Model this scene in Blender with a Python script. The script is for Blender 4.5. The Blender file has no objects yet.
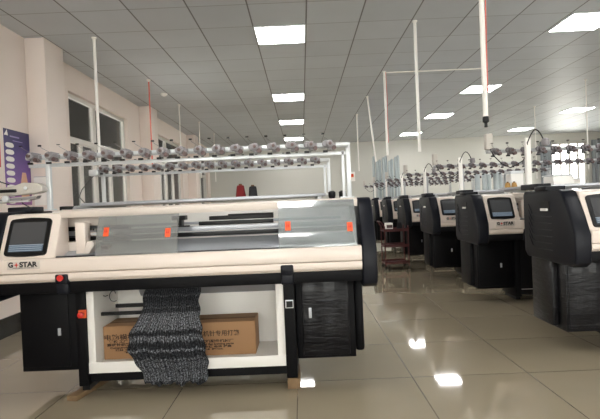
import bpy, bmesh, math, random
from mathutils import Vector, Matrix
random.seed(7)
SC = bpy.context.scene
COL = SC.collection
PI = math.pi

# ------------------------------------------------------------------ materials
def srgb(r, g, b):
    f = lambda c: (c/255/12.92) if c/255 <= .04045 else ((c/255+.055)/1.055)**2.4
    return (f(r), f(g), f(b), 1)

def mat(name, col, rough=.5, metal=0, spec=.5, emit=None, estr=0, coat=0, bump=None, var=None, alpha=None):
    m = bpy.data.materials.new(name); m.use_nodes = True
    nt = m.node_tree; b = nt.nodes['Principled BSDF']
    b.inputs['Base Color'].default_value = col
    b.inputs['Roughness'].default_value = rough
    b.inputs['Metallic'].default_value = metal
    b.inputs['Specular IOR Level'].default_value = spec
    b.inputs['Coat Weight'].default_value = coat
    if emit:
        b.inputs['Emission Color'].default_value = emit
        b.inputs['Emission Strength'].default_value = estr
    if alpha is not None: b.inputs['Alpha'].default_value = alpha
    tc = nt.nodes.new('ShaderNodeTexCoord')
    if var:
        n = nt.nodes.new('ShaderNodeTexNoise'); n.inputs['Scale'].default_value = var[0]; n.inputs['Detail'].default_value = 4
        nt.links.new(tc.outputs['Object'], n.inputs['Vector'])
        mx = nt.nodes.new('ShaderNodeMix'); mx.data_type = 'RGBA'
        k = var[1]
        mx.inputs[6].default_value = (col[0]*(1-k), col[1]*(1-k), col[2]*(1-k), 1)
        mx.inputs[7].default_value = (min(1, col[0]*(1+k)), min(1, col[1]*(1+k)), min(1, col[2]*(1+k)), 1)
        nt.links.new(n.outputs['Fac'], mx.inputs[0]); nt.links.new(mx.outputs[2], b.inputs['Base Color'])
    if bump:
        n = nt.nodes.new('ShaderNodeTexNoise'); n.inputs['Scale'].default_value = bump[0]; n.inputs['Detail'].default_value = 3
        nt.links.new(tc.outputs['Object'], n.inputs['Vector'])
        bp = nt.nodes.new('ShaderNodeBump'); bp.inputs['Strength'].default_value = bump[1]; bp.inputs['Distance'].default_value = bump[2]
        nt.links.new(n.outputs['Fac'], bp.inputs['Height']); nt.links.new(bp.outputs['Normal'], b.inputs['Normal'])
    return m

def grid_mat(name, size, ox, oy, c1, c2, cm, mortar, rough, spec, bump=.0, wavy=0, coat=0, roughm=None, rough_var=0):
    m = mat(name, c1, rough, 0, spec, coat=coat); nt = m.node_tree; b = nt.nodes['Principled BSDF']
    tc = nt.nodes.new('ShaderNodeTexCoord'); mp = nt.nodes.new('ShaderNodeMapping')
    mp.inputs['Location'].default_value = (-ox, -oy, 0)
    nt.links.new(tc.outputs['Object'], mp.inputs['Vector'])
    br = nt.nodes.new('ShaderNodeTexBrick'); br.offset = 0; br.squash = 1
    br.inputs['Scale'].default_value = 1; br.inputs['Brick Width'].default_value = size; br.inputs['Row Height'].default_value = size
    br.inputs['Mortar Size'].default_value = mortar; br.inputs['Mortar Smooth'].default_value = .2
    br.inputs['Color1'].default_value = c1; br.inputs['Color2'].default_value = c2; br.inputs['Mortar'].default_value = cm
    nt.links.new(mp.outputs['Vector'], br.inputs['Vector'])
    n = nt.nodes.new('ShaderNodeTexNoise'); n.inputs['Scale'].default_value = 2.2; n.inputs['Detail'].default_value = 6
    nt.links.new(tc.outputs['Object'], n.inputs['Vector'])
    mx = nt.nodes.new('ShaderNodeMix'); mx.data_type = 'RGBA'; mx.blend_type = 'MULTIPLY'; mx.inputs[0].default_value = .12
    cr = nt.nodes.new('ShaderNodeValToRGB'); cr.color_ramp.elements[0].position = .3; cr.color_ramp.elements[1].position = .7
    cr.color_ramp.elements[0].color = (.55, .55, .55, 1)
    nt.links.new(n.outputs['Fac'], cr.inputs['Fac']); nt.links.new(br.outputs['Color'], mx.inputs[6]); nt.links.new(cr.outputs['Color'], mx.inputs[7])
    nt.links.new(mx.outputs[2], b.inputs['Base Color'])
    if wavy:
        n2 = nt.nodes.new('ShaderNodeTexNoise'); n2.inputs['Scale'].default_value = 1.6; n2.inputs['Detail'].default_value = 1
        nt.links.new(tc.outputs['Object'], n2.inputs['Vector'])
        b2 = nt.nodes.new('ShaderNodeBump'); b2.inputs['Strength'].default_value = 1; b2.inputs['Distance'].default_value = wavy
        nt.links.new(n2.outputs['Fac'], b2.inputs['Height'])
        bp = nt.nodes.new('ShaderNodeBump'); bp.inputs['Strength'].default_value = .5; bp.inputs['Distance'].default_value = .002; bp.invert = True
        nt.links.new(br.outputs['Fac'], bp.inputs['Height']); nt.links.new(b2.outputs['Normal'], bp.inputs['Normal'])
        nt.links.new(bp.outputs['Normal'], b.inputs['Normal'])
    return m

M = {}
M['floor'] = grid_mat('polished_tile', .8, -.08, 3.34-8, srgb(164,152,130), srgb(159,147,125), srgb(98,88,74), .003, .045, .8, wavy=.00004, coat=.35)
M['ceil'] = grid_mat('ceiling_tile', .6, .13, 5.45-12, srgb(203,208,213), srgb(196,201,206), srgb(158,159,161), .007, .46, .35, wavy=.010)
def tbars(m, size, ox):
    nt = m.node_tree; b = nt.nodes['Principled BSDF']; src = b.inputs['Base Color'].links[0].from_socket
    tc = nt.nodes.new('ShaderNodeTexCoord'); mp = nt.nodes.new('ShaderNodeMapping'); mp.inputs['Location'].default_value = (-ox, 500, 0)
    nt.links.new(tc.outputs['Object'], mp.inputs['Vector'])
    br = nt.nodes.new('ShaderNodeTexBrick'); br.offset = 0; br.inputs['Scale'].default_value = 1; br.inputs['Brick Width'].default_value = size; br.inputs['Row Height'].default_value = 2000
    br.inputs['Mortar Size'].default_value = .010; br.inputs['Mortar Smooth'].default_value = .3
    for k in ('Color1', 'Color2'): br.inputs[k].default_value = (1,1,1,1)
    br.inputs['Mortar'].default_value = (.5,.5,.5,1); nt.links.new(mp.outputs[0], br.inputs['Vector'])
    mx = nt.nodes.new('ShaderNodeMix'); mx.data_type = 'RGBA'; mx.blend_type = 'MULTIPLY'; mx.inputs[0].default_value = 1
    nt.links.new(src, mx.inputs[6]); nt.links.new(br.outputs['Color'], mx.inputs[7]); nt.links.new(mx.outputs[2], b.inputs['Base Color'])
tbars(M['ceil'], .6, .13)
M['wall'] = mat('painted_wall', srgb(222,216,208), .7, var=(1.5,.04), bump=(40,.1,.002))
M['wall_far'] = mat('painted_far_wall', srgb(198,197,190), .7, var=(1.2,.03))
M['wall_pink'] = mat('painted_left_wall', srgb(232,219,211), .7, var=(1.5,.03))
M['skirt'] = mat('dark_skirting', srgb(28,27,27), .25)
M['cream'] = mat('cream_enamel', srgb(224,211,201), .32, spec=.4, coat=.1)
M['cream2'] = mat('cream_seam_band', srgb(218,207,198), .34)
M['navy'] = mat('navy_black_plastic', srgb(15,17,25), .42, spec=.2)
M['black'] = mat('matt_black_enamel', srgb(11,11,14), .5, spec=.13)
M['blackm'] = mat('black_metal', srgb(12,12,14), .4, spec=.3)
M['grey'] = mat('grey_plate', srgb(172,174,180), .35, metal=.4)
M['steel'] = mat('brushed_steel', srgb(178,182,188), .35, metal=.35)
M['alu'] = mat('white_aluminium', srgb(215,218,220), .3, metal=.2)
M['wht'] = mat('white_paint', srgb(240,237,232), .45)
M['mauve'] = mat('grey_mauve_plastic', srgb(138,134,137), .4)
M['brown'] = mat('brown_plastic', srgb(84,62,60), .45)
M['red'] = mat('red_plastic', srgb(205,40,30), .4)
M['redpipe'] = mat('pink_red_conduit', srgb(214,110,98), .5)
M['orange'] = mat('orange_label', srgb(240,92,40), .5)
M['card'] = mat('corrugated_cardboard', srgb(158,120,84), .75, var=(6,.06))
M['cardd'] = mat('cardboard_edge', srgb(110,78,50), .8)
M['ink'] = mat('dark_print', srgb(62,42,28), .8)
M['wood'] = mat('raw_wood', srgb(122,98,70), .75, var=(22,.25))
M['txt'] = mat('black_lettering', srgb(20,18,18), .4)
M['plate'] = mat('pale_label_plate', srgb(205,196,188), .35)
M['screen'] = mat('dim_screen', srgb(52,52,54), .2, emit=srgb(88,90,90), estr=.12)
M['screenb'] = mat('screen_keypad', srgb(70,80,90), .22, emit=srgb(96,112,128), estr=.22)
M['key'] = mat('screen_keys', srgb(110,118,126), .3, emit=srgb(120,134,146), estr=.25)
M['lamp'] = mat('led_diffuser', srgb(255,255,255), .5, emit=(1,.985,.96,1), estr=13)
M['tube'] = mat('fill_light_tube', srgb(255,255,255), .5, emit=(1,.98,.95,1), estr=45)
M['frame'] = mat('white_window_frame', srgb(214,210,205), .4)
M['curtain'] = mat('grey_curtain', srgb(150,156,160), .8, var=(3,.1))
M['creamcurt'] = mat('cream_curtain', srgb(214,196,160), .8)
M['mauved'] = mat('dark_mauve_plastic', srgb(100,94,98), .4)
M['aluf'] = mat('dull_aluminium', srgb(172,174,176), .4)
M['clr'] = mat('beige_plastic', srgb(190,184,176), .35)
M['poster'] = None
M['redcone'] = mat('dark_red_yarn', srgb(120,22,26), .8, bump=(180,.4,.003))
M['blkcone'] = mat('black_yarn', srgb(26,26,30), .8, bump=(180,.4,.003))
M['goldcone'] = mat('gold_yarn', srgb(176,134,70), .6, bump=(180,.4,.003))
M['rust'] = mat('dark_red_paint', srgb(72,20,22), .5)
M['wire'] = mat('black_cable', srgb(28,28,30), .5)
M['corr'] = mat('corridor_wall', srgb(205,202,196), .8)
M['beam'] = mat('grey_beam', srgb(176,178,176), .5)

def cover_mat(name, tint, fac, rough, gl):
    m = bpy.data.materials.new(name); m.use_nodes = True; nt = m.node_tree; nt.nodes.clear()
    o = nt.nodes.new('ShaderNodeOutputMaterial'); t = nt.nodes.new('ShaderNodeBsdfTransparent')
    t.inputs['Color'].default_value = (.86, .89, .9, 1)
    d = nt.nodes.new('ShaderNodeBsdfDiffuse'); d.inputs['Color'].default_value = tint
    g = nt.nodes.new('ShaderNodeBsdfGlossy'); g.inputs['Roughness'].default_value = rough
    a = nt.nodes.new('ShaderNodeMixShader'); a.inputs[0].default_value = fac
    nt.links.new(t.outputs[0], a.inputs[1]); nt.links.new(d.outputs[0], a.inputs[2])
    fr = nt.nodes.new('ShaderNodeFresnel'); fr.inputs['IOR'].default_value = gl
    b = nt.nodes.new('ShaderNodeMixShader'); nt.links.new(fr.outputs[0], b.inputs[0])
    nt.links.new(a.outputs[0], b.inputs[1]); nt.links.new(g.outputs[0], b.inputs[2])
    nt.links.new(b.outputs[0], o.inputs['Surface'])
    return m
M['smoky'] = cover_mat('hazy_film_covered_acrylic', srgb(152,152,150), .42, .2, 1.5)
M['clear'] = cover_mat('clear_acrylic', srgb(182,188,190), .33, .1, 1.8)
M['glass'] = cover_mat('window_glass', srgb(130,128,124), .2, .04, 1.45)  # grey diffuse share paints in the reflection on the panes
M['sleeve'] = cover_mat('translucent_plastic_sleeve', srgb(205,216,218), .7, .15, 1.6)

def film_mat():
    m = mat('black_panel_in_plastic_film', srgb(14,14,18), .3, spec=.2, coat=.06)
    nt = m.node_tree; b = nt.nodes['Principled BSDF']
    tc = nt.nodes.new('ShaderNodeTexCoord'); mp = nt.nodes.new('ShaderNodeMapping')
    mp.inputs['Rotation'].default_value = (0, .9, 0); mp.inputs['Scale'].default_value = (3, 3, 16)
    nt.links.new(tc.outputs['Object'], mp.inputs['Vector'])
    n = nt.nodes.new('ShaderNodeTexNoise'); n.inputs['Scale'].default_value = 2.0; n.inputs['Detail'].default_value = 5; n.inputs['Distortion'].default_value = .6
    nt.links.new(mp.outputs[0], n.inputs['Vector'])
    bp = nt.nodes.new('ShaderNodeBump'); bp.inputs['Strength'].default_value = .5; bp.inputs['Distance'].default_value = .012
    nt.links.new(n.outputs['Fac'], bp.inputs['Height']); nt.links.new(bp.outputs['Normal'], b.inputs['Normal'])
    cr = nt.nodes.new('ShaderNodeValToRGB'); e = cr.color_ramp.elements
    e[0].position = .62; e[0].color = srgb(13,13,17); e[1].position = .74; e[1].color = srgb(50,52,58)  # pale streaks paint the film's wrinkle highlights into the colour
    nt.links.new(n.outputs['Fac'], cr.inputs['Fac']); nt.links.new(cr.outputs['Color'], b.inputs['Base Color'])
    return m
M['film'] = film_mat()

def knit_mat():
    m = mat('mottled_knit', srgb(60,60,64), .95, spec=.1); nt = m.node_tree; b = nt.nodes['Principled BSDF']
    N = nt.nodes.new; L = nt.links.new
    uv = N('ShaderNodeTexCoord')
    sep = N('ShaderNodeSeparateXYZ'); L(uv.outputs['UV'], sep.inputs[0])
    # speckle of light stitches
    mp = N('ShaderNodeMapping'); mp.inputs['Scale'].default_value = (75, 70, 1); L(uv.outputs['UV'], mp.inputs['Vector'])
    n = N('ShaderNodeTexNoise'); n.inputs['Scale'].default_value = 1.0; n.inputs['Detail'].default_value = 2; L(mp.outputs[0], n.inputs['Vector'])
    # vertical wales
    w = N('ShaderNodeTexWave'); w.inputs['Scale'].default_value = 8.5; w.inputs['Distortion'].default_value = 1.2; w.inputs['Detail Scale'].default_value = 6; w.bands_direction = 'X'
    L(uv.outputs['UV'], w.inputs['Vector'])
    # bands along the drop (v = 0 bottom, 1 top)
    cr = N('ShaderNodeValToRGB'); cr.color_ramp.interpolation = 'LINEAR'
    el = cr.color_ramp.elements
    el[0].position = 0; el[0].color = (.1,.1,.1,1); el[1].position = 1; el[1].color = (.12,.12,.12,1)
    for p, v in ((.04,.1),(.055,.42),(.13,.45),(.15,.3),(.24,.42),(.255,.06),(.27,.5),(.29,.08),(.31,.1),(.335,.07),(.345,.6),(.36,.62),(.375,.08),
                 (.41,.08),(.425,.5),(.455,.55),(.47,.1),(.5,.06),(.515,.5),(.6,.6),(.68,.42),(.7,.12),(.735,.12),(.74,.3),(.75,.12),(.84,.1),(.85,.3),(.86,.1),(.93,.2),(.94,.08)):
        e = el.new(p); e.color = (v, v, v, 1)
    # bands wobble with x
    n3 = N('ShaderNodeTexNoise'); n3.inputs['Scale'].default_value = 5; L(uv.outputs['UV'], n3.inputs['Vector'])
    ad = N('ShaderNodeMath'); ad.operation = 'MULTIPLY_ADD'; ad.inputs[1].default_value = .03; L(n3.outputs['Fac'], ad.inputs[0]); L(sep.outputs['Y'], ad.inputs[2])
    zz = N('ShaderNodeTexWave'); zz.inputs['Scale'].default_value = 6.5; zz.bands_direction = 'X'; zz.wave_profile = 'TRI'; L(uv.outputs['UV'], zz.inputs['Vector'])
    a2 = N('ShaderNodeMath'); a2.operation = 'MULTIPLY_ADD'; a2.inputs[1].default_value = .012; L(zz.outputs['Fac'], a2.inputs[0]); L(ad.outputs[0], a2.inputs[2])
    L(a2.outputs[0], cr.inputs['Fac'])
    th = N('ShaderNodeValToRGB'); th.color_ramp.elements[0].position = .44; th.color_ramp.elements[1].position = .6
    th.color_ramp.elements[0].color = (.12,.12,.12,1); th.color_ramp.elements[1].color = (1,1,1,1); L(n.outputs['Fac'], th.inputs['Fac'])
    m1 = N('ShaderNodeMath'); m1.operation = 'MULTIPLY'; L(cr.outputs['Color'], m1.inputs[0]); L(th.outputs['Color'], m1.inputs[1])
    w2 = N('ShaderNodeMath'); w2.operation = 'MULTIPLY_ADD'; w2.inputs[1].default_value = .8; w2.inputs[2].default_value = .42; L(w.outputs['Fac'], w2.inputs[0])
    m2 = N('ShaderNodeMath'); m2.operation = 'MULTIPLY'; L(m1.outputs[0], m2.inputs[0]); L(w2.outputs[0], m2.inputs[1])
    mx = N('ShaderNodeMix'); mx.data_type = 'RGBA'; mx.inputs[6].default_value = srgb(24,24,27); mx.inputs[7].default_value = srgb(180,184,192)
    L(m2.outputs[0], mx.inputs[0]); L(mx.outputs[2], b.inputs['Base Color'])
    bp = N('ShaderNodeBump'); bp.inputs['Strength'].default_value = .6; bp.inputs['Distance'].default_value = .004
    L(n.outputs['Fac'], bp.inputs['Height']); L(bp.outputs['Normal'], b.inputs['Normal'])
    return m
M['knit'] = knit_mat()

def poster_mat():
    m = mat('purple_poster_print', srgb(90,70,130), .35); nt = m.node_tree; b = nt.nodes['Principled BSDF']
    N = nt.nodes.new; L = nt.links.new
    tc = N('ShaderNodeTexCoord'); sp = N('ShaderNodeSeparateXYZ'); L(tc.outputs['Object'], sp.inputs[0])
    mr = N('ShaderNodeMapRange'); mr.inputs[1].default_value = 1.38; mr.inputs[2].default_value = 2.2; L(sp.outputs['Z'], mr.inputs[0])
    cr = N('ShaderNodeValToRGB'); e = cr.color_ramp.elements
    e[0].color = srgb(150,96,150); e[1].color = srgb(40,38,84)
    x = e.new(.35); x.color = srgb(120,84,158); x = e.new(.75); x.color = srgb(62,54,112)
    n = N('ShaderNodeTexNoise'); n.inputs['Scale'].default_value = 5; L(tc.outputs['Object'], n.inputs['Vector'])
    ad = N('ShaderNodeMath'); ad.operation = 'MULTIPLY_ADD'; ad.inputs[1].default_value = .25; L(n.outputs['Fac'], ad.inputs[0]); L(mr.outputs[0], ad.inputs[2])
    sb = N('ShaderNodeMath'); sb.operation = 'SUBTRACT'; sb.inputs[1].default_value = .12; L(ad.outputs[0], sb.inputs[0])
    L(sb.outputs[0], cr.inputs['Fac']); L(cr.outputs['Color'], b.inputs['Base Color'])
    return m
M['poster'] = poster_mat()

# ------------------------------------------------------------------ mesh building
class MB:
    def __init__(s): s.bm = bmesh.new(); s.mats = []
    def _mi(s, m):
        if m is None: return 0
        if m not in s.mats: s.mats.append(m)
        return s.mats.index(m)
    def _add(s, vs, fs, m):
        mi = s._mi(m); bv = [s.bm.verts.new(v) for v in vs]
        for f in fs:
            try: fc = s.bm.faces.new([bv[i] for i in f]); fc.material_index = mi
            except ValueError: pass
        return bv
    def box(s, x0, x1, y0, y1, z0, z1, m=None):
        v = [(x,y,z) for z in (z0,z1) for y in (y0,y1) for x in (x0,x1)]
        s._add(v, [(0,2,3,1),(4,5,7,6),(0,1,5,4),(2,6,7,3),(0,4,6,2),(1,3,7,5)], m); return s
    def prism(s, poly, axis, a, b, m=None):
        # poly: list of 2-tuples in the plane normal to axis; x -> (y,z), y -> (x,z), z -> (x,y)
        def P(p, t):
            return {'x': (t, p[0], p[1]), 'y': (p[0], t, p[1]), 'z': (p[0], p[1], t)}[axis]
        n = len(poly); v = [P(p,a) for p in poly] + [P(p,b) for p in poly]
        f = [tuple(range(n)), tuple(range(2*n-1, n-1, -1))] + [(i, n+i, n+(i+1)%n, (i+1)%n) for i in range(n)]
        s._add(v, f, m); return s
    def tube(s, pts, r, seg=10, m=None, r2=None):
        pts = [Vector(p) for p in pts]; rings = []; n = len(pts)
        vs = []; up = None
        for i, p in enumerate(pts):
            d = (pts[min(i+1,n-1)] - pts[max(i-1,0)]).normalized()
            if up is None:
                up = Vector((0,0,1)) if abs(d.z) < .9 else Vector((0,1,0))
            a = d.cross(up).normalized(); b = a.cross(d).normalized(); up = b
            rr = r if r2 is None else r + (r2-r)*i/(n-1)
            for k in range(seg):
                t = 2*PI*k/seg; vs.append(p + a*rr*math.cos(t) + b*rr*math.sin(t))
        fs = [tuple(range(seg))[::-1], tuple(range((n-1)*seg, n*seg))]
        for i in range(n-1):
            for k in range(seg):
                k2 = (k+1)%seg
                fs.append((i*seg+k, i*seg+k2, (i+1)*seg+k2, (i+1)*seg+k))
        s._add([tuple(v) for v in vs], fs, m); return s
    def lathe(s, prof, c, seg=20, m=None, axis='z'):
        vs = []; n = len(prof)
        for r, h in prof:
            for k in range(seg):
                t = 2*PI*k/seg
                if axis == 'z': vs.append((c[0]+r*math.cos(t), c[1]+r*math.sin(t), c[2]+h))
                else: vs.append((c[0]+r*math.cos(t), c[1]+h, c[2]-r*math.sin(t)))
        fs = [tuple(range(seg))[::-1], tuple(range((n-1)*seg, n*seg))]
        for i in range(n-1):
            for k in range(seg):
                k2 = (k+1)%seg
                fs.append((i*seg+k, i*seg+k2, (i+1)*seg+k2, (i+1)*seg+k))
        s._add(vs, fs, m); return s
    def build(s, name, material, parent=None, bevel=0, smooth=True, segs=2):
        if bevel:
            bmesh.ops.recalc_face_normals(s.bm, faces=s.bm.faces)
            ed = [e for e in s.bm.edges if len(e.link_faces) == 2 and e.calc_face_angle(0) > .6]
            bmesh.ops.bevel(s.bm, geom=ed, offset=bevel, segments=segs, affect='EDGES', profile=.5, clamp_overlap=True)
        bmesh.ops.recalc_face_normals(s.bm, faces=s.bm.faces)
        me = bpy.data.meshes.new(name); s.bm.to_mesh(me); s.bm.free()
        ms = s.mats or [material]
        for m in ms: me.materials.append(m)
        if smooth:
            for p in me.polygons: p.use_smooth = True
            try: me.set_sharp_from_angle(angle=.6)
            except Exception: pass
        o = bpy.data.objects.new(name, me); COL.objects.link(o)
        if parent: o.parent = parent
        return o

def tag(o, label, cat, group=None):
    o['label'] = label; o['category'] = cat
    if group: o['group'] = group
    return o
def struct(o): o['kind'] = 'structure'; return o
def empty(name, loc):
    o = bpy.data.objects.new(name, None); COL.objects.link(o); o.location = loc; o.empty_display_size = .1; return o
def kids(o): return [c for c in bpy.data.objects if c.parent == o]
def copy_tree(o, parent=None):
    c = o.copy(); COL.objects.link(c); c.parent = parent
    for ch in KIDS.get(o.name, []): copy_tree(ch, c)
    return c

def text(body, size, name, material, parent, loc, rot=(PI/2,0,0), align='CENTER', bold=0, xs=1):
    cu = bpy.data.curves.new(name, 'FONT'); cu.body = body; cu.size = size; cu.align_x = align; cu.align_y = 'CENTER'
    cu.extrude = .0006; cu.offset = bold
    t = bpy.data.objects.new(name, cu); COL.objects.link(t)
    bpy.context.view_layer.update()
    me = bpy.data.meshes.new_from_object(t.evaluated_get(bpy.context.evaluated_depsgraph_get()))
    bpy.data.objects.remove(t)
    me.transform(Matrix.Translation(loc) @ Matrix.Rotation(rot[2],4,'Z') @ Matrix.Rotation(rot[0],4,'X') @ Matrix.Diagonal((xs,1,1,1)))
    me.materials.clear(); me.materials.append(material)
    o = bpy.data.objects.new(name, me); COL.objects.link(o)
    if parent: o.parent = parent
    return o

DAY = 6
# ------------------------------------------------------------------ the room
CZ = 3.27; YF = 16.4; XL = -3.1; XR = 10.6; YB = -4.0
struct(MB().box(XL-3.2, XR+.2, YB-.2, YF+8, -.2, 0).build('floor', M['floor'], smooth=False))
struct(MB().box(XL-3.2, XR+.2, YB-.2, YF+8, CZ, CZ+.2).build('ceiling', M['ceil'], smooth=False))
# left wall with three windows
WIN = [(6.5, 8.7), (10.4, 12.6), (14.2, 16.0)]
WZ0, WZ1 = .9, 2.91
w = MB(); y = YB
for a, b in WIN:
    w.box(XL-.2, XL, y, a, 0, CZ); w.box(XL-.2, XL, a, b, 0, WZ0); w.box(XL-.2, XL, a, b, WZ1, CZ); y = b
w.box(XL-.2, XL, y, YF, 0, CZ)
struct(w.build('wall_left', M['wall_pink'], smooth=False))
for i, yy in enumerate((5.5, 9.35, 13.2, 1.65)):
    struct(MB().box(XL, XL+.23, yy, yy+.44, 0, CZ).build('trim_%d' % (i+1), M['wall_pink'], bevel=.006))
# skirting
b = MB(); ys = [YB, 1.65, 2.09, 5.5, 5.94, 9.35, 9.79, 13.2, 13.64, YF]
for k in range(0, 10, 2): b.box(XL, XL+.015, ys[k], ys[k+1], 0, .2)
for yy in (5.5, 9.35, 13.2, 1.65): b.box(XL+.0, XL+.245, yy-.015, yy+.455, 0, .2)
struct(b.build('baseboard_left', M['skirt'], smooth=False))
struct(MB().box(XL+.02, XR, YF-.015, YF, 0, .2).build('baseboard_back', M['skirt'], smooth=False))
# far wall with a window
FX0, FX1, FZ0, FZ1 = 8.56, 9.77, .9, 2.96
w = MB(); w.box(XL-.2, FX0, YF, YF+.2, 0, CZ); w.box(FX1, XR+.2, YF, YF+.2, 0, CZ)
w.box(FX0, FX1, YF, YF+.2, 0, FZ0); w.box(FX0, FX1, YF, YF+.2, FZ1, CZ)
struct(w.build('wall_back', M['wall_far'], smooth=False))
# right wall has windows too (out of frame), which let in the daylight seen on the ceiling
w = MB(); y = YB
for a, b2 in ((11.2, 15.4),):
    w.box(XR, XR+.2, y, a, 0, CZ); w.box(XR, XR+.2, a, b2, 0, 1.0); w.box(XR, XR+.2, a, b2, 2.9, CZ); y = b2
w.box(XR, XR+.2, y, YF, 0, CZ)
struct(w.build('wall_right', M['wall'], smooth=False))
FW = [(-2.7, -1.1), (.25, 1.85), (3.6, 5.4), (6.8, 8.6)]
w = MB(); x = XL-.2
for a, b2 in FW:
    w.box(x, a, YB-.2, YB, 0, CZ); w.box(a, b2, YB-.2, YB, 0, 1.0); w.box(a, b2, YB-.2, YB, 2.9, CZ); x = b2
w.box(x, XR+.2, YB-.2, YB, 0, CZ)
struct(w.build('wall_front', M['wall'], smooth=False))

def window(n, axis, a, b, z0, z1, pos, cols, transom=None, depth=.07, sill=True):
    r = struct(empty('window_%d' % n, (0,0,0)))
    f = MB(); t = .055
    def bx(u0,u1,v0,v1,d0=0,d1=depth):
        if axis == 'y': f.box(pos-d1, pos-d0, u0, u1, v0, v1)
        else: f.box(u0, u1, pos+d0, pos+d1, v0, v1)
    bx(a, b, z1-t, z1); bx(a, b, z0, z0+t); bx(a, a+t, z0, z1); bx(b-t, b, z0, z1)
    for c, w_, zz0, zz1 in cols: bx(c-w_/2, c+w_/2, zz0, zz1, .005, depth-.005)
    if transom: bx(a, b, transom-.04, transom+.04, -.004, depth-.002)
    f.build('window_frame', M['frame'], r, bevel=.004)
    p = MB()
    if axis == 'y': p.box(pos-.045, pos-.039, a+t, b-t, z0+t, z1-t)
    else: p.box(a+t, b-t, pos+.039, pos+.045, z0+t, z1-t)
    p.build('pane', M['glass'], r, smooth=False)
    return r
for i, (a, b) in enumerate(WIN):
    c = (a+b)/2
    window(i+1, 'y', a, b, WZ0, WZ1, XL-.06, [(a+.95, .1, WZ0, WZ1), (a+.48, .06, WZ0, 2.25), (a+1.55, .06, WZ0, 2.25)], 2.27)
window(4, 'x', FX0, FX1, FZ0, FZ1, YF+.05, [(8.9, .05, FZ0, FZ1), (9.2, .05, FZ0, FZ1), (9.5, .05, FZ0, FZ1)], 2.3)
window(5, 'y', 11.2, 15.4, 1.0, 2.9, XR+.12, [(12.6,.06,1,2.9),(14.0,.06,1,2.9)])

for i, (a, b2) in enumerate(FW):
    window(6+i, 'x', a, b2, 1.0, 2.9, YB-.17, [((a+b2)/2, .06, 1.0, 2.9)])
    ld = bpy.data.lights.new('daylight', 'AREA'); ld.shape = 'RECTANGLE'; ld.size = b2-a; ld.size_y = 1.9; ld.energy = DAY*(b2-a)*1.9*PI; ld.color = (1, .95, .89)
    lo = bpy.data.objects.new('daylight', ld); COL.objects.link(lo); lo.location = ((a+b2)/2, YB-.22, 1.95); lo.rotation_euler = (PI/2, 0, 0)
# corridor beyond the left windows
CX = XL-3.0
w = MB(); w.box(CX-.2, CX, YB, 6, 0, CZ); w.box(CX-.2, CX, 11, 21.3, 0, CZ); w.box(CX-.2, CX, 6, 11, 0, .9); w.box(CX-.2, CX, 6, 11, 2.8, CZ); w.box(CX-.2, CX, 23.2, YF+8, 0, CZ)  # includes an unseen opening added in the outer wall to light the corridor
w.box(CX-.2, CX, 21.3, 23.2, 0, .9); w.box(CX-.2, CX, 21.3, 23.2, 2.35, CZ)
struct(w.build('wall_corridor', M['corr'], smooth=False))
struct(MB().box(CX, XL-.2, YF+7.6, YF+7.8, 0, CZ).build('wall_corridor_end', M['corr'], smooth=False))
struct(MB().box(CX, XL-.2, 3.5, 3.7, 0, CZ).build('wall_corridor_near', M['corr'], smooth=False))
struct(MB().box(XL-.2, XL, YF+.2, YF+7.8, 0, CZ).build('wall_corridor_inner', M['corr'], smooth=False))
for i, yy in enumerate((8.2, 10.6, 13.2, 16.2)):
    struct(MB().box(CX, XL-.25, yy, yy+.28, 2.92, 3.12).box(CX, XL-.25, yy+.05, yy+.23, 3.12, CZ-.01).build('trim_%d' % (i+5), M['beam'], smooth=False))
def curtain(x0, x1, y, z0, z1, m, label, axis='x', amp=.03, waves=8):
    n = waves*8; vs = []; bmx = MB()
    for th in (0, .006):
        for i in range(n+1):
            u = x0 + (x1-x0)*i/n; d = amp*math.sin(2*PI*waves*i/n) + th
            vs.append((u, y+d) if axis == 'x' else (y+d, u))
    poly = vs[:n+1] + vs[n+1:][::-1]
    bmx.prism(poly, 'z', z0, z1)
    return tag(bmx.build('curtain', m), label, 'curtain')
curtain(9.1, 9.9, XL-.42, .3, 2.9, M['creamcurt'], 'cream curtain hanging in the corridor behind the first left window', axis='y')
curtain(8.12, 8.5, YF-.12, .3, 3.0, M['curtain'], 'grey curtain gathered on the left side of the bright far window', waves=5)
curtain(9.85, 10.3, YF-.12, .3, 3.0, M['curtain'], 'grey curtain gathered on the right side of the bright far window', waves=5)

for i, (yy, l) in enumerate(((9.6,'near tube light added to brighten the corridor behind the first left window'),(13.9,'far tube light added to brighten the corridor behind the left windows'))):
    t = empty('fill_tube_light', (XL-1.5, yy, CZ))  # added light that brightens the corridor behind the left windows
    MB().box(-.04, .04, -.6, .6, -.05, 0).build('housing', M['wht'], t)
    MB().tube([(0,-.57,-.066),(0,.57,-.066)], .015, 8).build('tube', M['tube'], t)
    tag(t, l, 'fill light')
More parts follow.
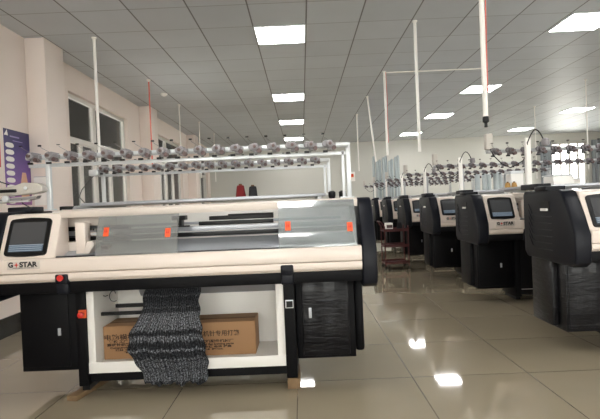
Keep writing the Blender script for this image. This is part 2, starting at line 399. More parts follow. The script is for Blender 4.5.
# ------------------------------------------------------------------ ceiling lights
def make_light():
    r = empty('ceiling_light', (0,0,CZ))
    f = MB(); s = .3; t = .018
    f.box(-s, s, -s, -s+t, -.012, .0); f.box(-s, s, s-t, s, -.012, 0); f.box(-s, -s+t, -s+t, s-t, -.012, 0); f.box(s-t, s, -s+t, s-t, -.012, 0)
    f.build('frame', M['alu'], r)
    MB().box(-s+t, s-t, -s+t, s-t, -.008, -.001).build('diffuser', M['lamp'], r, smooth=False)
    return r
KIDS = {}
def index_kids():
    KIDS.clear()
    for o in bpy.data.objects:
        if o.parent: KIDS.setdefault(o.parent.name, []).append(o)
cols = [(-.17, 'in the left row of lights'), (3.45, 'in the middle row of lights'), (6.85, 'in the right row of lights')]
rows = [(5.75, 'nearest in view'), (9.1, 'second from the camera'), (11.85, 'third from the camera'), (14.9, 'nearest the far wall'),
        (2.4, 'above the front machine'), (-.9, 'over the photographer')]
proto = make_light(); index_kids(); first = True
for cx, cl in cols:
    for ry, rl in rows:
        o = proto if first else copy_tree(proto); first = False
        o.location = (cx, ry, CZ)
        tag(o, 'LED ceiling panel %s, %s' % (cl, rl), 'ceiling light', 'LED panels in the tiled ceiling')
# smoke detector
d = MB(); d.lathe([(.06,0),(.06,-.02),(.045,-.035),(.02,-.05)], (-2.33, 8.4, CZ), 20)
tag(d.build('smoke_detector', M['wht']), 'small white round smoke detector on the ceiling beside the red conduit', 'smoke detector')

# ------------------------------------------------------------------ hanging conduits
def conduit(x, y, zb, red, red_wire, label, plug=False, r=.011, lean=0):
    o = empty('hanging_conduit', (x, y, CZ))
    L = CZ - zb
    MB().tube([(0,0,0),(lean,0,-L)], r, 8).build('pipe', M['redpipe'] if red else M['wht'], o)
    MB().lathe([(.03,0),(.03,-.012),(.016,-.02),(.016,-.035)], (0,0,0), 12).build('ceiling_flange', M['wht'], o)
    if red_wire:
        MB().tube([(r+.004,.0,-.01),(r+.012+lean*.3,0,-L*.3),(r+.006+lean*.6,0,-L*.6),(r+.004+lean*.85,0,-L*.85)], .005, 6).build('red_cable', M['redpipe'], o)
    if plug:
        MB().lathe([(.022,.02),(.024,.0),(.024,-.02),(.012,-.03),(.012,-.06)], (lean,0,-L+.02), 12).build('connector', M['blackm'], o)
    tag(o, label, 'conduit', 'conduits hanging from the ceiling')
conduit(-2.33, 5.58, 1.75, False, False, 'thick white conduit hanging in front of the first left window', r=.018)
conduit(-2.3, 7.47, 1.95, True, False, 'pinkish red conduit hanging beside the left wall column')
conduit(-2.31, 9.35, 1.95, False, False, 'thin white conduit hanging just right of the red one on the left')
conduit(-2.34, 11.3, 1.95, False, False, 'thin white conduit, third to the right of the red one')
conduit(-2.34, 13.2, 1.95, False, False, 'thinnest distant white conduit at left, farthest of its row')
conduit(1.41, 3.63, 1.80, False, True, 'white conduit with red cable and black connector, nearest over the aisle', True, r=.02)
conduit(1.37, 5.5, 1.78, False, False, 'long white conduit over the aisle, second from the camera', r=.018)
conduit(1.38, 7.58, 1.95, False, True, 'white conduit with a red cable over the middle of the aisle', r=.018)
conduit(1.35, 9.34, 2.0, False, False, 'leaning white conduit over the aisle beside the plastic sleeves', r=.016, lean=.12)
conduit(1.36, 11.2, 1.95, False, False, 'thin distant white conduit above the end of the aisle', r=.014)
conduit(5.47, 11.16, 1.6, False, False, 'white conduit behind the nearest right hand post')
conduit(5.2, 8.7, 1.65, False, False, 'white conduit hanging at the right edge before the bright window')
p = MB().tube([(1.38,7.6,CZ-.015),(3.0,7.6,CZ-.015)], .012, 8)
tag(p.build('ceiling_conduit', M['wht']), 'white conduit run fixed across the ceiling tiles from the aisle drop', 'conduit')

# ------------------------------------------------------------------ knitting machine
W = 2.60; ZF0, ZF1 = .815, .965
def slant_y(z): return .03 + (z-ZF1)*.45           # front slope of the upper part
def cyo(z): t = z-ZF1; return .03 + .14*t + .956*t*t
def tensioner(parent, x, y, z, k, cm, dp):
    t = MB(); j = random.Random(k)
    t.box(x-.013, x+.013, y-dp+.02, y+.03, z-.035, z+.03, cm)
    t.lathe([(.010,-dp-.015),(.024,-dp-.012),(.026,-dp-.006),(.022,-dp),(.025,-dp+.006),(.027,-dp+.012),(.02,-dp+.018)], (x,y,z), 12, cm, 'y')
    t.lathe([(.012,-dp-.032),(.012,-dp-.014)], (x,y,z), 8, M['brown'], 'y')
    t.lathe([(.017,-dp*.6-.03),(.017,-dp*.6+.01)], (x+.03,y,z-.026), 8, M['brown'], 'y')
    t.lathe([(.022,-.04),(.026,-.03),(.022,-.02)], (x-.028,y,z+.008), 10, cm, 'y')
    t.box(x-.05, x-.015, y-.045, y-.03, z-.055, z-.04, M['blackm'])
    t.box(x+.012, x+.045, y-dp*.7, y-.02, z-.012, z+.012, cm)
    t.tube([(x-.01,y-dp+.03,z+.03),(x-.045,y-dp,z+.055),(x-.05,y-dp-.02,z+.066)], .0016, 4, cm)
    t.box(x-.062, x-.04, y-dp-.025, y-dp-.015, z+.063+.008*j.random(), z+.076, M['blackm'])
    return t.build('yarn_tensioner', None, parent)

def make_machine(kind):
    r = empty('knitting_machine', (0,0,0))
    D = .78
    # ---- end caps
    for side in (0, 1):
        x0, x1 = (.08, .20) if side == 0 else (W-.11, W-.015)
        prof = [(0,.78),(.0,.94),(.06,1.07),(.13,1.19),(.17,1.25),(.21,1.268),(D-.03,1.268),(D,1.24),(D,.76),(D-.05,.715),(.06,.70),(.01,.73)]
        c = MB().prism(prof, 'x', x0, x1).build('end_cap', M['navy'], r, bevel=.014, segs=3)
        xo = -1 if side == 0 else 1; xs = x0 if side == 0 else x1
        rb = MB()
        for k in range(6):
            z = .80+k*.052
            rb.tube([(xs+.0*xo, D-.10, z+.10),(xs+.002*xo, D-.16, z+.02),(xs+.002*xo, D-.22, z),(xs+.002*xo, .30, z)], .0035, 6)
        rb.build('rib', M['navy'], c)
        h = MB(); h.box(min(xs,xs+.004*xo), max(xs,xs+.004*xo), .34, .46, 1.10, 1.18, M['blackm']); h.box(min(xs,xs+.018*xo), max(xs,xs+.018*xo), .36, .45, 1.105, 1.125, M['wht'])
        h.build('handle', None, c)
        if side == 0: MB().box(x0-.012, x1+.03, .37, .55, 1.262, 1.30).build('top_box', M['navy'], c, bevel=.008)
        # skirt of the end
        MB().box(x0+.04 if side == 0 else x0-.02, x1+.02 if side == 0 else x1-.05, .42, D-.02, .18, .72).build('side_door', M['film'] if kind == 'near' else M['black'], r, bevel=.02)
    # ---- fascia (lower white front with a seam)
    f = MB(); a, bb = .20, W-.11
    f.prism([(.02,ZF0),(.0,.835),(0,.868),(.006,.872),(.10,.872),(.10,ZF0)], 'x', a, bb)
    f.prism([(.006,.876),(0,.88),(0,.945),(.012,ZF1),(.10,ZF1),(.10,.876)], 'x', a, bb)
    f.build('front_fascia', M['cream'], r, bevel=.003)
    MB().box(a, bb, .02, D-.1, .745, ZF0-.002).build('base_beam', M['black'], r, bevel=.004)
    # ---- control panel housing with the screen
    hx1t, hx1b = .555, .56
    h = MB(); zt = 1.245; yt, yb = slant_y(zt), slant_y(ZF1)
    v = [(a,yb,ZF1),(hx1b,yb,ZF1),(hx1t,yt,zt),(a,yt,zt), (a,.24,ZF1),(hx1b,.24,ZF1),(hx1t,.24,zt+.006),(a,.24,zt+.006)]
    h._add(v, [(0,1,2,3),(5,4,7,6),(3,2,6,7),(0,3,7,4),(1,5,6,2),(0,4,5,1)], None)
    h.build('control_housing', M['cream'], r, bevel=.008, segs=3)
    MB().box(a, hx1t, .24, D-.03, zt-.012, zt+.006).build('top_deck', M['cream2'], r, bevel=.002)
    def on(u, v_, d=0):                    # point on the slanted front, u across, v up, d outwards
        n = Vector((0,-1,.45)).normalized(); return (u, slant_y(v_)+n.y*d, v_+n.z*d)
    def plate(pts, d0, d1):
        m_ = MB(); n = len(pts); vs = [on(u,z,d0) for u,z in pts] + [on(u,z,d1) for u,z in pts]
        m_._add(vs, [tuple(range(n)), tuple(range(2*n-1,n-1,-1))] + [(i,n+i,n+(i+1)%n,(i+1)%n) for i in range(n)], None); return m_
    def rrect(x0,x1,z0,z1,rad,dx=0,arch=0):
        out = []
        for cx,cz,s in ((x1-rad,z1-rad,0),(x0+rad,z1-rad,1),(x0+rad,z0+rad,2),(x1-rad,z0+rad,3)):
            for k in range(4):
                t = (s*90+k*30)*PI/180; out.append((cx+rad*math.cos(t), cz+rad*math.sin(t)))
            if s == 0 and arch:
                for q in (.25,.5,.75): out.append((x1-rad+(x0-x1+2*rad)*q, z1+arch*(1-abs(q-.5)*1.2)))
            if s == 2 and arch:
                for q in (.25,.5,.75): out.append((x0+rad+(x1-x0-2*rad)*q, z0-arch*.8*(1-abs(q-.5)*1.2)))
        return out
    bz = plate(rrect(.237,.505,.985,1.212,.02,arch=.008), .0, .012).build('screen_bezel', M['blackm'], r)
    sc = plate(rrect(.262,.480,1.052,1.190,.004), .011, .0145).build('screen_display', M['screen'], bz, smooth=False)
    kb = plate(rrect(.262,.480,1.008,1.046,.004), .011, .0145).build('screen_keypad', M['screenb'], bz, smooth=False)
    kk = plate(rrect(.262,.480,1.047,1.0505,.001), .011, .015)
    for i in range(3):
        p2 = [on(u,z,d) for d in (.011,.0155) for u,z in ((.268,1.012+i*.012),(.474,1.012+i*.012),(.474,1.016+i*.012),(.268,1.016+i*.012))]
        kk._add(p2, [(0,1,2,3),(7,6,5,4),(0,4,5,1),(1,5,6,2),(2,6,7,3),(3,7,4,0)], None)
    kk.build('screen_key_row', M['key'], bz, smooth=False)
    # brand plate on the fascia
    bp = MB().box(.278, .482, -.003, .002, .905, .957).build('brand_plate', M['plate'], r, bevel=.001)
    text('G', .042, 'brand_letter', M['txt'], bp, (.302,-.004,.934), bold=.002)
    text('STAR', .042, 'brand_letter', M['txt'], bp, (.411,-.004,.934), bold=.002, xs=1.1)
    st = MB(); pts = []
    for k in range(8):
        t = k*PI/4; rr = .018 if k % 2 == 0 else .005; pts.append((.337+rr*1.1*math.cos(t), .934+rr*math.sin(t)))
    st.prism(pts, 'y', -.0045, -.0025).build('brand_star', M['red'], bp, smooth=False)
    text('COMPUTERIZED FLAT KNITTING', .009, 'brand_letter', M['txt'], bp, (.38,-.004,.914))
    # ---- upper rails, rear panel, needle bed
    MB().prism([(yt-.005,1.212),(yt-.01,1.255),(yt+.02,1.268),(yt+.14,1.268),(yt+.14,1.262),(yt+.05,1.256),(yt+.03,1.212)], 'x', hx1t-.01, W-.11).build('top_rail', M['cream2'], r, bevel=.002)
    MB().box(.11, W-.11, D-.06, D-.03, .74, 1.262).build('rear_panel', M['wht'], r, bevel=.002)
    MB().prism([(.10,.955),(.13,.955),(.33,1.035),(.33,1.02)], 'x', .5, W-.13).build('needle_bed', M['steel'], r, smooth=False)
    g = MB(); g.box(.46, W-.13, .325, .345, 1.085, 1.118, M['grey']); g.box(.5, W-.13, .335, .35, 1.045, 1.078, M['blackm']); g.box(.5, W-.13, .05, .07, .962, .975, M['blackm'])
    g.box(.62, W-.2, .42, .44, 1.128, 1.146, M['grey']); g.build('guide_rail', None, r, bevel=.002)
    cg = MB(); cg.box(1.49, 1.93, .30, .36, 1.155, 1.182); cg.box(1.42, 1.93, .29, .33, 1.122, 1.148); cg.box(1.62, 1.93, .30, .36, 1.182, 1.192); cg.box(1.24,1.33,.28,.36,1.165,1.195); cg.box(1.275,1.305,.28,.36,1.12,1.17); cg.box(1.24,1.36,.27,.30,1.118,1.128)
    cg.build('knitting_carriage', M['blackm'], r, bevel=.003)
    # parked carriage end at the left of the bed
    e = MB(); e.box(.40, .86, .30, .42, 1.15, 1.21, M['cream2']); e.box(.635, .70, .16, .24, .975, 1.18, M['cream'])
    e.prism([(.70,.975),(.735,.975),(.775,1.03),(.76,1.06),(.725,1.05)], 'y', .12, .22, M['cream2'])
    e.box(.40, .635, .22, .4, .97, 1.05, M['cream2']); e.box(.36, .635, .42, .46, .97, 1.15, M['blackm']); e.box(.70, .90, .42, .46, .97, 1.15, M['blackm'])
    e.box(.70, .86, .24, .26, 1.085, 1.108, M['alu']); e.box(.77,.83,.22,.32,.97,1.02,M['brown'])
    e.build('carriage_bracket', None, r, bevel=.004)
    # ---- sliding covers
    def cover(u0, u1, z0, z1, d0, m_, nm='sliding_cover'):
        N_ = 14; pr = [(cyo(z0+(z1-z0)*i/N_)-d0, z0+(z1-z0)*i/N_) for i in range(N_+1)]; pr += [(y-.005, z) for y, z in pr[::-1]]
        return MB().prism(pr, 'x', u0, u1).build(nm, m_, r)
    def sticker(par, u, z, d):
        pr = [(cyo(z+q)-d-.0005, z+q) for q in (-.028,0,.028)]; pr += [(y-.0012, zz) for y, zz in pr[::-1]]
        s_ = MB().prism(pr, 'x', u-.017, u+.017).build('warning_sticker', M['orange'], par, smooth=False)
        for q in (-.012, .0, .012): pass
        MB().box(u-.008, u-.003, cyo(z)-d-.004, cyo(z)-d-.0015, z-.016, z+.016).box(u+.003, u+.008, cyo(z)-d-.004, cyo(z)-d-.0015, z-.016, z+.016).box(u-.011,u+.011,cyo(z)-d-.0045,cyo(z)-d-.0015,z-.002,z+.002).build('sticker_mark', M['red'], par, smooth=False)
        return s_
    c1 = cover(.818, 1.335, .968, 1.212, .0, M['smoky']); sticker(c1, .878, 1.115, .006); sticker(c1, 1.272, 1.095, .006)
    c2 = cover(1.975, W-.135, .968, 1.258, .012, M['clear']); sticker(c2, 2.035, 1.105, .018); sticker(c2, 2.425, 1.085, .018)
    # ---- legs and lower body
    for x in (.575, W-.62):
        l = MB().box(x, x+(.066 if x < 1 else .075), .24, .62, .07, .75).build('leg', M['black'], r, bevel=.006)
        MB().box(x-.0, x+.08, -.012, .16, .80, .865).box(x, x+.08, .0, .3, .74, .81).build('bracket', M['navy'], l, bevel=.01)
        MB().box(x+.01, x+.06, .27, .58, .035 if x < 1 else .0702, .075).build('foot', M['blackm'], l)
    c = MB().box(.165, .60, .30, D-.04, .165, .745).build('cabinet', M['black'] if kind != 'near' else M['film'], r, bevel=.006)
    MB().box(.18, .50, .292, .302, .195, .73).build('door', M['film'] if kind == 'near' else M['black'], c, bevel=.003)
    MB().box(.425, .445, .284, .293, .41, .46).build('handle', M['steel'], c, bevel=.002)
    c = MB().box(W-.54, W-.14, .30, D-.04, .18, .745).build('cabinet', M['black'], r, bevel=.006)
    MB().box(W-.50, W-.18, .290, .302, .20, .735).build('door', M['film'], c, bevel=.012)
    MB().box(W-.455, W-.435, .282, .292, .46, .53).build('handle', M['steel'], c, bevel=.002)
    # emergency stop on the left leg, small plate on the right leg
    if kind == 'front': s_ = MB().box(.598, .650, .226, .24, .535, .59).build('emergency_stop', M['orange'], r, bevel=.003)
    if kind == 'front': MB().lathe([(.014,0),(.014,-.015),(.02,-.018),(.02,-.03),(.012,-.034)], (.625,.226,.562), 14, axis='y').build('button', M['red'], s_)
    s_ = MB().box(W-.61, W-.555, .230, .240, .545, .60).build('socket_plate', M['alu'], r, bevel=.002)
    MB().box(W-.603, W-.561, .227, .2305, .552, .593).build('socket', M['blackm'], s_)
    if kind == 'front': s_ = MB().lathe([(.012,0),(.012,-.012),(.019,-.014),(.019,-.024)], (.62,-.014,.845), 14, axis='y').build('knob', M['red'], r)
    # open white compartment in the middle
    t = MB(); x0, x1 = .64, W-.62
    t.box(x0, x1, .27, D-.07, .155, .20); t.box(x0, x1, .256, .27, .15, .224)
    t.box(x0, x0+.05, .262, D-.07, .2, .745); t.box(x1-.055, x1, .262, D-.07, .2, .745)
    t.box(x0, x1, D-.09, D-.07, .2, .745)
    t.build('storage_compartment', M['wht'], r, bevel=.003)
    if kind != 'front': MB().box(x0, x1, .235, .253, .16, .745).build('front_panel', M['black'], r, bevel=.003)
    MB().box(x0, x1, .275, D-.1, .09, .154).build('under_beam', M['black'], r)
    ch = MB(); ch.prism([(.5,.745),(.62,.60),(.64,.60),(.66,.745)], 'x', x0+.25, x1-.05); ch.box(x0+.2, x1-.08, .40, .43, .685, .70)
    ch.build('fabric_chute', M['steel'], r, smooth=False)
    rd = MB(); rd.box(x0+.17, x0+.45, .33, .35, .575, .60); rd.box(x0+.08, x0+.45, .30, .32, .53, .553)
    rd.build('take_down_bar', M['blackm'], r)
    if kind == 'front':
        wv = MB()
        for cx, cz in ((x0+.06,.70),(x0+.12,.66)):
            pts = [(cx+.018*math.cos(q*.7)*(1+.1*q), .42, cz+.03*math.sin(q*.7)-.004*q) for q in range(9)]
            wv.tube(pts, .003, 6)
        wv.build('cable', M['wire'], r)
    # ---- yarn table on top and racks
    yr1, yr2 = (.60, 1.80) if kind == 'front' else (1.25, 1.74)
    xr1, xr2 = (.09, .11) if kind == 'front' else (-.04, -.02)
    t = MB(); t.box(.30, W-.27, .78+.19, 1.83, 1.296, 1.322)
    t.build('yarn_table', M['grey'], r, bevel=.003)
    for x in (.36, W-.33):
        t = MB(); t.prism([(D-.06,1.15),(D-.06,1.262),(D+.0,1.3),(1.80,1.3),(1.80,1.28),(D+.2,1.24),(D+.0,1.15)], 'x', x-.015, x+.015)
        t.build('table_support', M['aluf'], r)
    zr = 1.668
    k = 0
    for (yy, xa, xb, px, zb) in ((yr1, xr1, 2.49, (.235 if kind == 'front' else .36, 2.49), 1.27 if kind == 'front' else 1.30), (yr2, xr2, 2.42, (.31 if kind != 'front' else .15, 2.41), 1.322))[:2 if kind == 'front' else 1]:
        fb = MB(); fb.tube([(xa,yy,zr),(xb,yy,zr)], .020 if kind == 'front' else .019, 10)
        if kind == 'front': fb.box(xa, xb, yy+.02, yy+.045, zr-.072, zr-.045)
        for x in px: fb.box(x-.016, x+.016, yy+.012, yy+.045, zb, zr+.02)
        x = px[1]; fb.box(x-.05, x-.03, yy+.02, yy+.045, zb, zr-.04)
        fb.box(px[0]-.03, px[0]+.03, yy-.02, yy+.07, zb, zb+.012); fb.box(px[1]-.07, px[1]+.03, yy-.02, yy+.07, zb, zb+.012)
        rk = fb.build('yarn_rack', M['alu'] if kind == 'front' else M['aluf'], r, bevel=.002)
        n = 17; s0 = xa+.08
        for i in range(n):
            tensioner(rk, s0 + i*(xb-xa-.22)/(n-1), yy, zr, k, M['mauve'] if kind == 'front' else M['mauved'], .10 if kind == 'front' else .05); k += 1
    t = MB(); t.lathe([(.02,0),(.028,.02),(.028,.05),(.015,.06)], (2.36,.66,1.27), 10); t.lathe([(.02,0),(.028,.02),(.028,.05),(.015,.06)], (2.44,.66,1.27), 10)
    t.build('clamp_knob', M['blackm'], r)
    if kind == 'front':
        # yarn clearing unit at the left end of the front rack
        u = MB()
        u.prism([(-.11,1.40),(-.09,1.445),(.02,1.458),(.10,1.482),(.20,1.475),(.235,1.45),(.24,1.415),(.20,1.40),(.10,1.395),(-.10,1.385)], 'y', .52, .60, M['clr'])
        u.prism([(-.10,1.365),(.02,1.375),(.12,1.378),(.20,1.385),(.18,1.36),(.08,1.345),(-.09,1.335)], 'y', .525, .59, M['mauve'])
        u.lathe([(.014,0),(.018,-.008),(.01,-.012)], (.12,.52,1.44), 12, M['alu'], 'y')
        u.box(-.075, .15, .50, .522, 1.338, 1.352, M['alu'])
        u.build('yarn_clearing_unit', None, r, bevel=.008)
        u = MB(); u.box(-.07, .05, .51, .525, 1.412, 1.436); u.build('slot', M['blackm'], r, bevel=.004)
        u = MB(); u.lathe([(.018,0),(.024,-.01),(.024,-.03),(.016,-.034)], (-.01,.505,1.365), 14, axis='y'); u.build('clearing_knob', M['alu'], r)
        MB().tube([(.08,.53,1.36),(.10,.5,1.33),(.15,.5,1.30),(.19,.54,1.27)], .004, 6).tube([(-.2,.5,1.62),(-.12,.48,1.56),(-.05,.5,1.49),(.0,.52,1.47)], .004, 6).build('cable', M['wire'], r)
        MB().tube([(.11,1.74,1.62),(.06,1.72,1.56),(-.02,1.72,1.47),(-.05,1.72,1.40),(.0,1.74,1.33)], .005, 6).build('cable', M['wire'], r)
        MB().box(.06,.15,1.70,1.80,1.60,1.66).build('sensor_box', M['alu'], r, bevel=.006)
        MB().box(.215,.285,.80,.92,1.268,1.30).build('cap_block', M['blackm'], r, bevel=.005)
    else:
        # lamp post with gooseneck, cable loops
        px, py = .25, 1.02
        hgt = 1.76
        MB().box(px-.022, px+.022, py-.02, py+.02, 1.12, hgt).build('lamp_post', M['wht'], r, bevel=.004)
        MB().box(px-.06, px+.06, D-.04, py+.04, 1.28, 1.33).build('post_bracket', M['navy'], r, bevel=.006)
        g = MB(); g.tube([(px,py,hgt-.12)] + [(px-.01+.16*q/8, py-.02, hgt-.05+.12*math.sin(PI*q/8)) for q in range(9)], .006, 6, M['wire'])
        g.lathe([(.028,0),(.036,.02),(.03,.06),(.012,.07)], (px+.155,py-.02,hgt-.08), 12, M['mauve'])
        g.build('gooseneck_lamp', None, r)
        MB().tube([(px+.01,py+.02,hgt-.12),(px-.01,1.09,hgt-.20),(px-.05,1.12,1.53),(px-.11,1.14,1.50),(px-.18,1.16,1.54),(px-.24,1.19,1.62),(px-.265,1.23,1.70)], .0055, 6).build('cable', M['wire'], r)
        MB().box(-.05, .015, 1.215, 1.285, 1.69, 1.84).build('sensor_box', M['clr'], r, bevel=.006)
    return r

front = make_machine('front')
front.location = (-2.13, 2.98, 0)
tag(front, 'large cream and black flat knitting machine with open sliding cover, filling the left foreground', 'knitting machine', 'computerised flat knitting machines')
near = make_machine('near')
near.location = (1.84, 3.4, 0)
tag(near, 'black cornered knitting machine cut by the right edge, nearest in the right row', 'knitting machine', 'computerised flat knitting machines')
far = make_machine('far')
index_kids()
lab = {5.27: 'knitting machine second in the right row, its lit screen and nameplate in full view',
       7.1: 'knitting machine third in the right row, half hidden behind the second',
       8.95: 'knitting machine fourth in the right row, only its dark end and top showing',
       10.8: 'knitting machine fifth in the right row, a narrow dark end beside the red trolley',
       12.65: 'knitting machine farthest down the right row, below the tall plastic sleeves'}
for i, (yy, l) in enumerate(lab.items()):
    o = far if i == 0 else copy_tree(far)
    o.location = (1.84, yy, 0)
    tag(o, l, 'knitting machine', 'computerised flat knitting machines')

# ------------------------------------------------------------------ knitted fabric
def knit():
    stations = [(.80,-1.11,-.725,3.36),(.70,-1.105,-.725,3.30),(.62,-1.10,-.72,3.225),(.55,-1.105,-.715,3.205),(.48,-1.16,-.71,3.20),(.40,-1.20,-.695,3.195),
                (.30,-1.205,-.68,3.19),(.22,-1.165,-.672,3.19),(.15,-1.125,-.675,3.195),(.07,-1.10,-.69,3.20)]
    nu, nv = 64, 72; bm = bmesh.new(); uvl = bm.loops.layers.uv.new('UVMap'); G = []
    for j in range(nv+1):
        t = j/nv*(len(stations)-1); i = min(int(t), len(stations)-2); f = t-i; f = f*f*(3-2*f)*.5+f*.5
        A, B = stations[i], stations[i+1]; z, xa, xb, y = [A[q]+(B[q]-A[q])*f for q in range(4)]
        row = []
        for k in range(nu+1):
            u = k/nu; edge = .006*math.sin(z*55+(0 if u < .5 else 2))*abs(u-.5)*2
            amp = .004 + .014*min(1, max(0, (.72-z)/.4))
            yy = y + amp*math.sin(u*2*PI*4.5+z*6) + amp*.5*math.sin(u*2*PI*11+z*15) + .006*math.sin(z*40)*min(1,(.85-z))
            zz = z + (.012*math.sin(u*19) + .006*math.sin(u*47) if j == nv else .004*math.sin(u*9)*(j/nv))
            row.append((bm.verts.new((xa+(xb-xa)*u+edge, yy, zz)), u, 1-j/nv))
        G.append(row)
    for j in range(nv):
        for k in range(nu):
            q = [G[j][k], G[j][k+1], G[j+1][k+1], G[j+1][k]]
            fc = bm.faces.new([a[0] for a in q]); fc.smooth = True
            for lp, a in zip(fc.loops, q): lp[uvl].uv = (a[1], a[2])
    me = bpy.data.meshes.new('knitted_fabric'); bm.to_mesh(me); bm.free(); me.materials.append(M['knit'])
    o = bpy.data.objects.new('knitted_fabric', me); COL.objects.link(o)
    s = o.modifiers.new('thick', 'SOLIDIFY'); s.thickness = .006; s.offset = 1
    return tag(o, 'mottled black and grey knitted cloth hanging from the front machine over its white tray', 'fabric')
knit()

# ------------------------------------------------------------------ cardboard box
def cardbox():
    r = empty('cardboard_box', (0,0,0)); x0,x1,y0,y1,z0,z1 = -1.437,-.365,3.36,3.62,.201,.435
    MB().box(x0,x1,y0,y1,z0,z1).build('carton', M['card'], r, bevel=.006)
    MB().box(x0+.01,x1-.01,y0+.1,y0+.125,z1-.001,z1+.0015).build('tape', M['cardd'], r)
    L1_ = '电脑横机针织机械专用部件包装箱'
    def line(s, size, z, xc, w):
        o = text(s, size, 'printed_lettering', M['ink'], r, (0,0,0), bold=.0007)
        xs = [v.co.x for v in o.data.vertices]; wd = max(xs)-min(xs) if xs else 1
        o.data.transform(Matrix.Translation((xc, y0-.001, z)) @ Matrix.Diagonal((w/wd,1,1,1)))
    for xc, w in ((-1.08,.60),(-.66,.40)):
        pass
    line('电脑横机专用配件', .042, .355, -1.21, .44)
    line('电脑横机机针专用打箱', .042, .355, -.69, .42)
    for xc in (-1.23, -.70):
        line('常熟 工厂', .02, .325, xc-.10, .13)
        line('高级针织横机配件机械厂', .022, .303, xc+.0, .36)
        line('Computerized flat knitting parts', .018, .283, xc+.01, .34)
        line('地址 工业区 电话 传真', .017, .264, xc+.02, .29)
        line('Tel Fax', .014, .248, xc+.02, .17)
    tag(r, 'long brown printed cardboard box lying in the white tray behind the cloth', 'box')
cardbox()

# ------------------------------------------------------------------ wooden blocks under the feet
def block(cx, cy, lx, ly, rz, h, label):
    o = MB().box(-lx/2, lx/2, -ly/2, ly/2, 0, h).build('wooden_block', M['wood'], None, bevel=.003)
    o.location = (cx, cy, 0); o.rotation_euler = (0,0,rz); tag(o, label, 'block', 'wooden blocks under the machine legs')
block(-1.525, 3.40, .075, .5, -.2, .034, 'long wooden plank under the left leg of the front machine')
block(-.105, 3.36, .085, .3, 0, .0695, 'short wooden block under the right leg of the front machine')

# ------------------------------------------------------------------ yarn cones
def cone(x, y, z, m, label, rb=.07, rt=.045, h=.17, group=None, cat='yarn cone', holder=True):
    r = empty('yarn_cone', (x,y,z))
    MB().lathe([(rb*.9,0),(rb,.01),(rt,h-.01),(rt*.85,h)], (0,0,0), 20).build('yarn', m, r)
    MB().lathe([(rt*.5,h-.005),(rt*.45,h+.015)], (0,0,0), 12).build('paper_core', M['cardd'], r)
    return tag(r, label, cat, group)
cone(-.595, 4.7, 1.322, M['redcone'], 'dark red yarn cone standing behind the front machine', h=.125, rb=.052, rt=.036)
cone(-.475, 4.7, 1.322, M['blkcone'], 'black yarn cone standing right of the red one', h=.11, rb=.045, rt=.036)
for i, (x, l) in enumerate(((2.83,'small gold yarn cone on the second right machine, left of two'),(2.92,'small gold yarn cone on the second right machine, right of two'))):
    cone(x, 6.6, 1.322, M['goldcone'], l, h=.09, rb=.045, rt=.03)
# tall sleeves
def sleeve(x, y, h, r_, label, group, z=1.322):
    r = empty('plastic_sleeve', (x,y,z))
    MB().lathe([(r_,0),(r_,h*.95),(r_*.5,h)], (0,0,0), 14).build('sleeve_film', M['sleeve'], r)
    MB().lathe([(r_*.55,0.001),(r_*.55,h*.9)], (0,0,0), 10).build('tube_core', M['steel'], r)
    tag(r, label, 'plastic sleeve', group)
for i in range(9):
    sleeve(2.17+i*.09, 14.25-.10*(i%2), 1.24-.05*((i*3)%4), .044, 'tall upright translucent plastic sleeve at the far end of the right row', 'tall plastic sleeves at the far end')
for i in range(6):
    sleeve(3.15+i*.1, 8.6-.08*(i%2), .36-.02*(i%3), .045, 'short steel grey plastic wrapped tube on the third right machine', 'short wrapped tubes on the third right machine')
def bag(x0,x1,y0,y1,z0,z1,label):
    r = empty('storage_box', ((x0+x1)/2,(y0+y1)/2,z0)); hx,hy,h=(x1-x0)/2,(y1-y0)/2,z1-z0
    MB().box(-hx,hx,-hy,hy,0,h*.85).build('box_body', M['wht'], r, bevel=.012)
    MB().box(-hx-.008,hx+.008,-hy-.008,hy+.008,h*.85,h).build('lid', M['alu'], r, bevel=.006)
    tag(r, label, 'box')
bag(2.95,3.12,6.75,6.95,1.322,1.58,'tall white box on the table of the second right machine')
bag(2.42,2.62,4.62,4.82,1.322,1.42,'small white box on the table of the nearest right machine')
bag(4.35,4.6,7.9,8.1,1.322,1.48,'white box far behind the nearest right machine under the bright window')

# ------------------------------------------------------------------ posters on the left wall
def poster():
    r = empty('poster', (0,0,0))
    MB().box(XL, XL+.006, 5.03, 5.497, 1.36, 2.17).build('sheet', M['poster'], r, smooth=False)
    for k in range(9):
        z = 2.0-k*.075; p = []
        for q in range(16):
            t = 2*PI*q/16; p.append((5.12+.075*math.copysign(abs(math.cos(t))**.6, math.cos(t)), z+.027*math.sin(t)-.12*(p and 0 or 0)))
        MB().prism(p, 'x', XL+.006, XL+.008).build('printed_oval', M['wht'], r, smooth=False)
    m = MB(); m.prism([(5.33,1.72),(5.40,1.72),(5.43,1.6),(5.45,1.46),(5.30,1.44),(5.29,1.58)], 'x', XL+.006, XL+.008); m.build('printed_picture', mat('poster_peach', srgb(214,168,140), .5), r, smooth=False)
    m = MB(); m.prism([(5.03,2.10),(5.10,2.10),(5.08,2.16)], 'x', XL+.006, XL+.008); m.build('printed_mark', M['wht'], r, smooth=False)
    m = MB(); m.box(XL+.006, XL+.008, 5.13, 5.3, 2.09, 2.105); m.box(XL+.006, XL+.008, 5.18, 5.36, 2.05, 2.058); m.build('printed_line', mat('poster_lilac', srgb(150,140,190), .5), r, smooth=False)
    tag(r, 'purple poster with a column of white ovals on the left wall', 'poster')
    r = MB().box(XL, XL+.006, 4.45, 4.96, 1.75, 2.05).build('poster', mat('red_print', srgb(206,80,72), .5), smooth=False)
    tag(r, 'red notice at the very left edge beside the purple poster', 'poster')
poster()
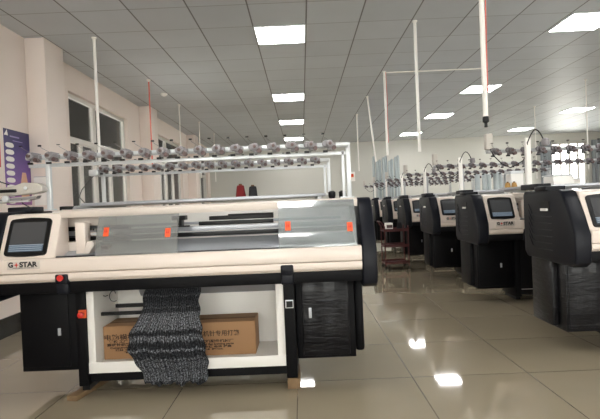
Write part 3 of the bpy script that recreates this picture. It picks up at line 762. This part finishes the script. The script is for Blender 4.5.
f = MB(); X0, X1, Z0, Z1, Y = XL+.04, XL+.19, 1.35, 1.68, 5.497
f.box(X0, X1, Y-.006, Y+.001, Z0, Z1, M['wht']); f.box(X0, X1, Y-.01, Y-.006, Z1-.006, Z1, M['grey']); f.box(X1-.006, X1, Y-.01, Y-.006, Z0, Z1, M['grey'])
tag(f.build('wall_notice', None, smooth=False), 'thin framed white notice on the column right of the purple poster', 'notice')

# ------------------------------------------------------------------ red trolley
def trolley():
    r = empty('trolley', (1.66, 8.75, 0)); w, d = .22, .2
    for z, nm in ((.70,'shelf'),(.42,'shelf'),(.12,'shelf')):
        MB().box(-w, w, -d, d, z-.02, z).box(-w,w,-d,-d+.012,z,z+.03).box(-w,w,d-.012,d,z,z+.03).build(nm, M['rust'], r, bevel=.003)
    for x in (-w+.012, w-.012):
        for y in (-d+.012, d-.012):
            MB().tube([(x,y,.06),(x,y,.78)], .012, 8).build('post', M['rust'], r)
            MB().lathe([(.028,-.012),(.03,0),(.028,.012)], (x,y,.03), 12, axis='y').build('caster', M['blackm'], r)
    MB().tube([(-w,-d+.012,.78),(-w-.05,-d+.012,.86),(-w-.05,d-.012,.86),(-w,d-.012,.78)], .01, 8).build('push_handle', M['rust'], r)
    tag(r, 'small dark red metal trolley at the end of the aisle', 'trolley')
trolley()
b = MB().box(1.50,1.62,8.66,8.84,.701,.83, M['wht']).box(1.505,1.615,8.655,8.66,.74,.8, M['brown'])
tag(b.build('small_carton', None, bevel=.004), 'small pale carton on the top shelf of the red trolley', 'box')
b = MB().lathe([(.05,0),(.055,.01),(.04,.13),(.03,.135)], (1.76,8.75,.701), 16)
tag(b.build('yarn_cone', M['blkcone']), 'black yarn cone on the top shelf of the red trolley', 'yarn cone')
# electrical box on the far wall
r = empty('electrical_box', (1.72, YF, 2.1))
MB().box(-.12,.12,-.09,0,-.16,.16).build('box_body', M['wht'], r, bevel=.006)
MB().box(-.05,.07,-.096,-.09,-.02,.09).build('warning_label', M['orange'], r)
tag(r, 'small white electrical box with orange label on the far wall', 'electrical box')
# thin tie wire from rack to table
tw = MB().tube([(-1.4,5.2,1.60),(-.7,5.2,1.50),(.3,5.2,1.36)], .002, 5)

tw.bm.free()

# ------------------------------------------------------------------ light and camera
wd = bpy.data.worlds.new('world'); SC.world = wd; wd.use_nodes = True
bg = wd.node_tree.nodes['Background']; bg.inputs['Color'].default_value = (1, .93, .84, 1); bg.inputs['Strength'].default_value = 10

cam = bpy.data.cameras.new('camera'); co = bpy.data.objects.new('camera', cam); COL.objects.link(co)
cam.sensor_width = 36; cam.lens = 480/600*36; cam.clip_start = .05; cam.clip_end = 100
co.matrix_world = Matrix.Translation((0,0,1.24)) @ Matrix.Rotation(.0046,4,'Z') @ Matrix.Rotation(PI/2-.0113,4,'X') @ Matrix.Rotation(-math.radians(2.4),4,'Z')
SC.camera = co
vs = SC.view_settings; vs.view_transform = 'Standard'; vs.look = 'None'; vs.gamma = 1; vs.use_curve_mapping = False
vs.exposure = 1.2
SC.cycles.max_bounces = 10
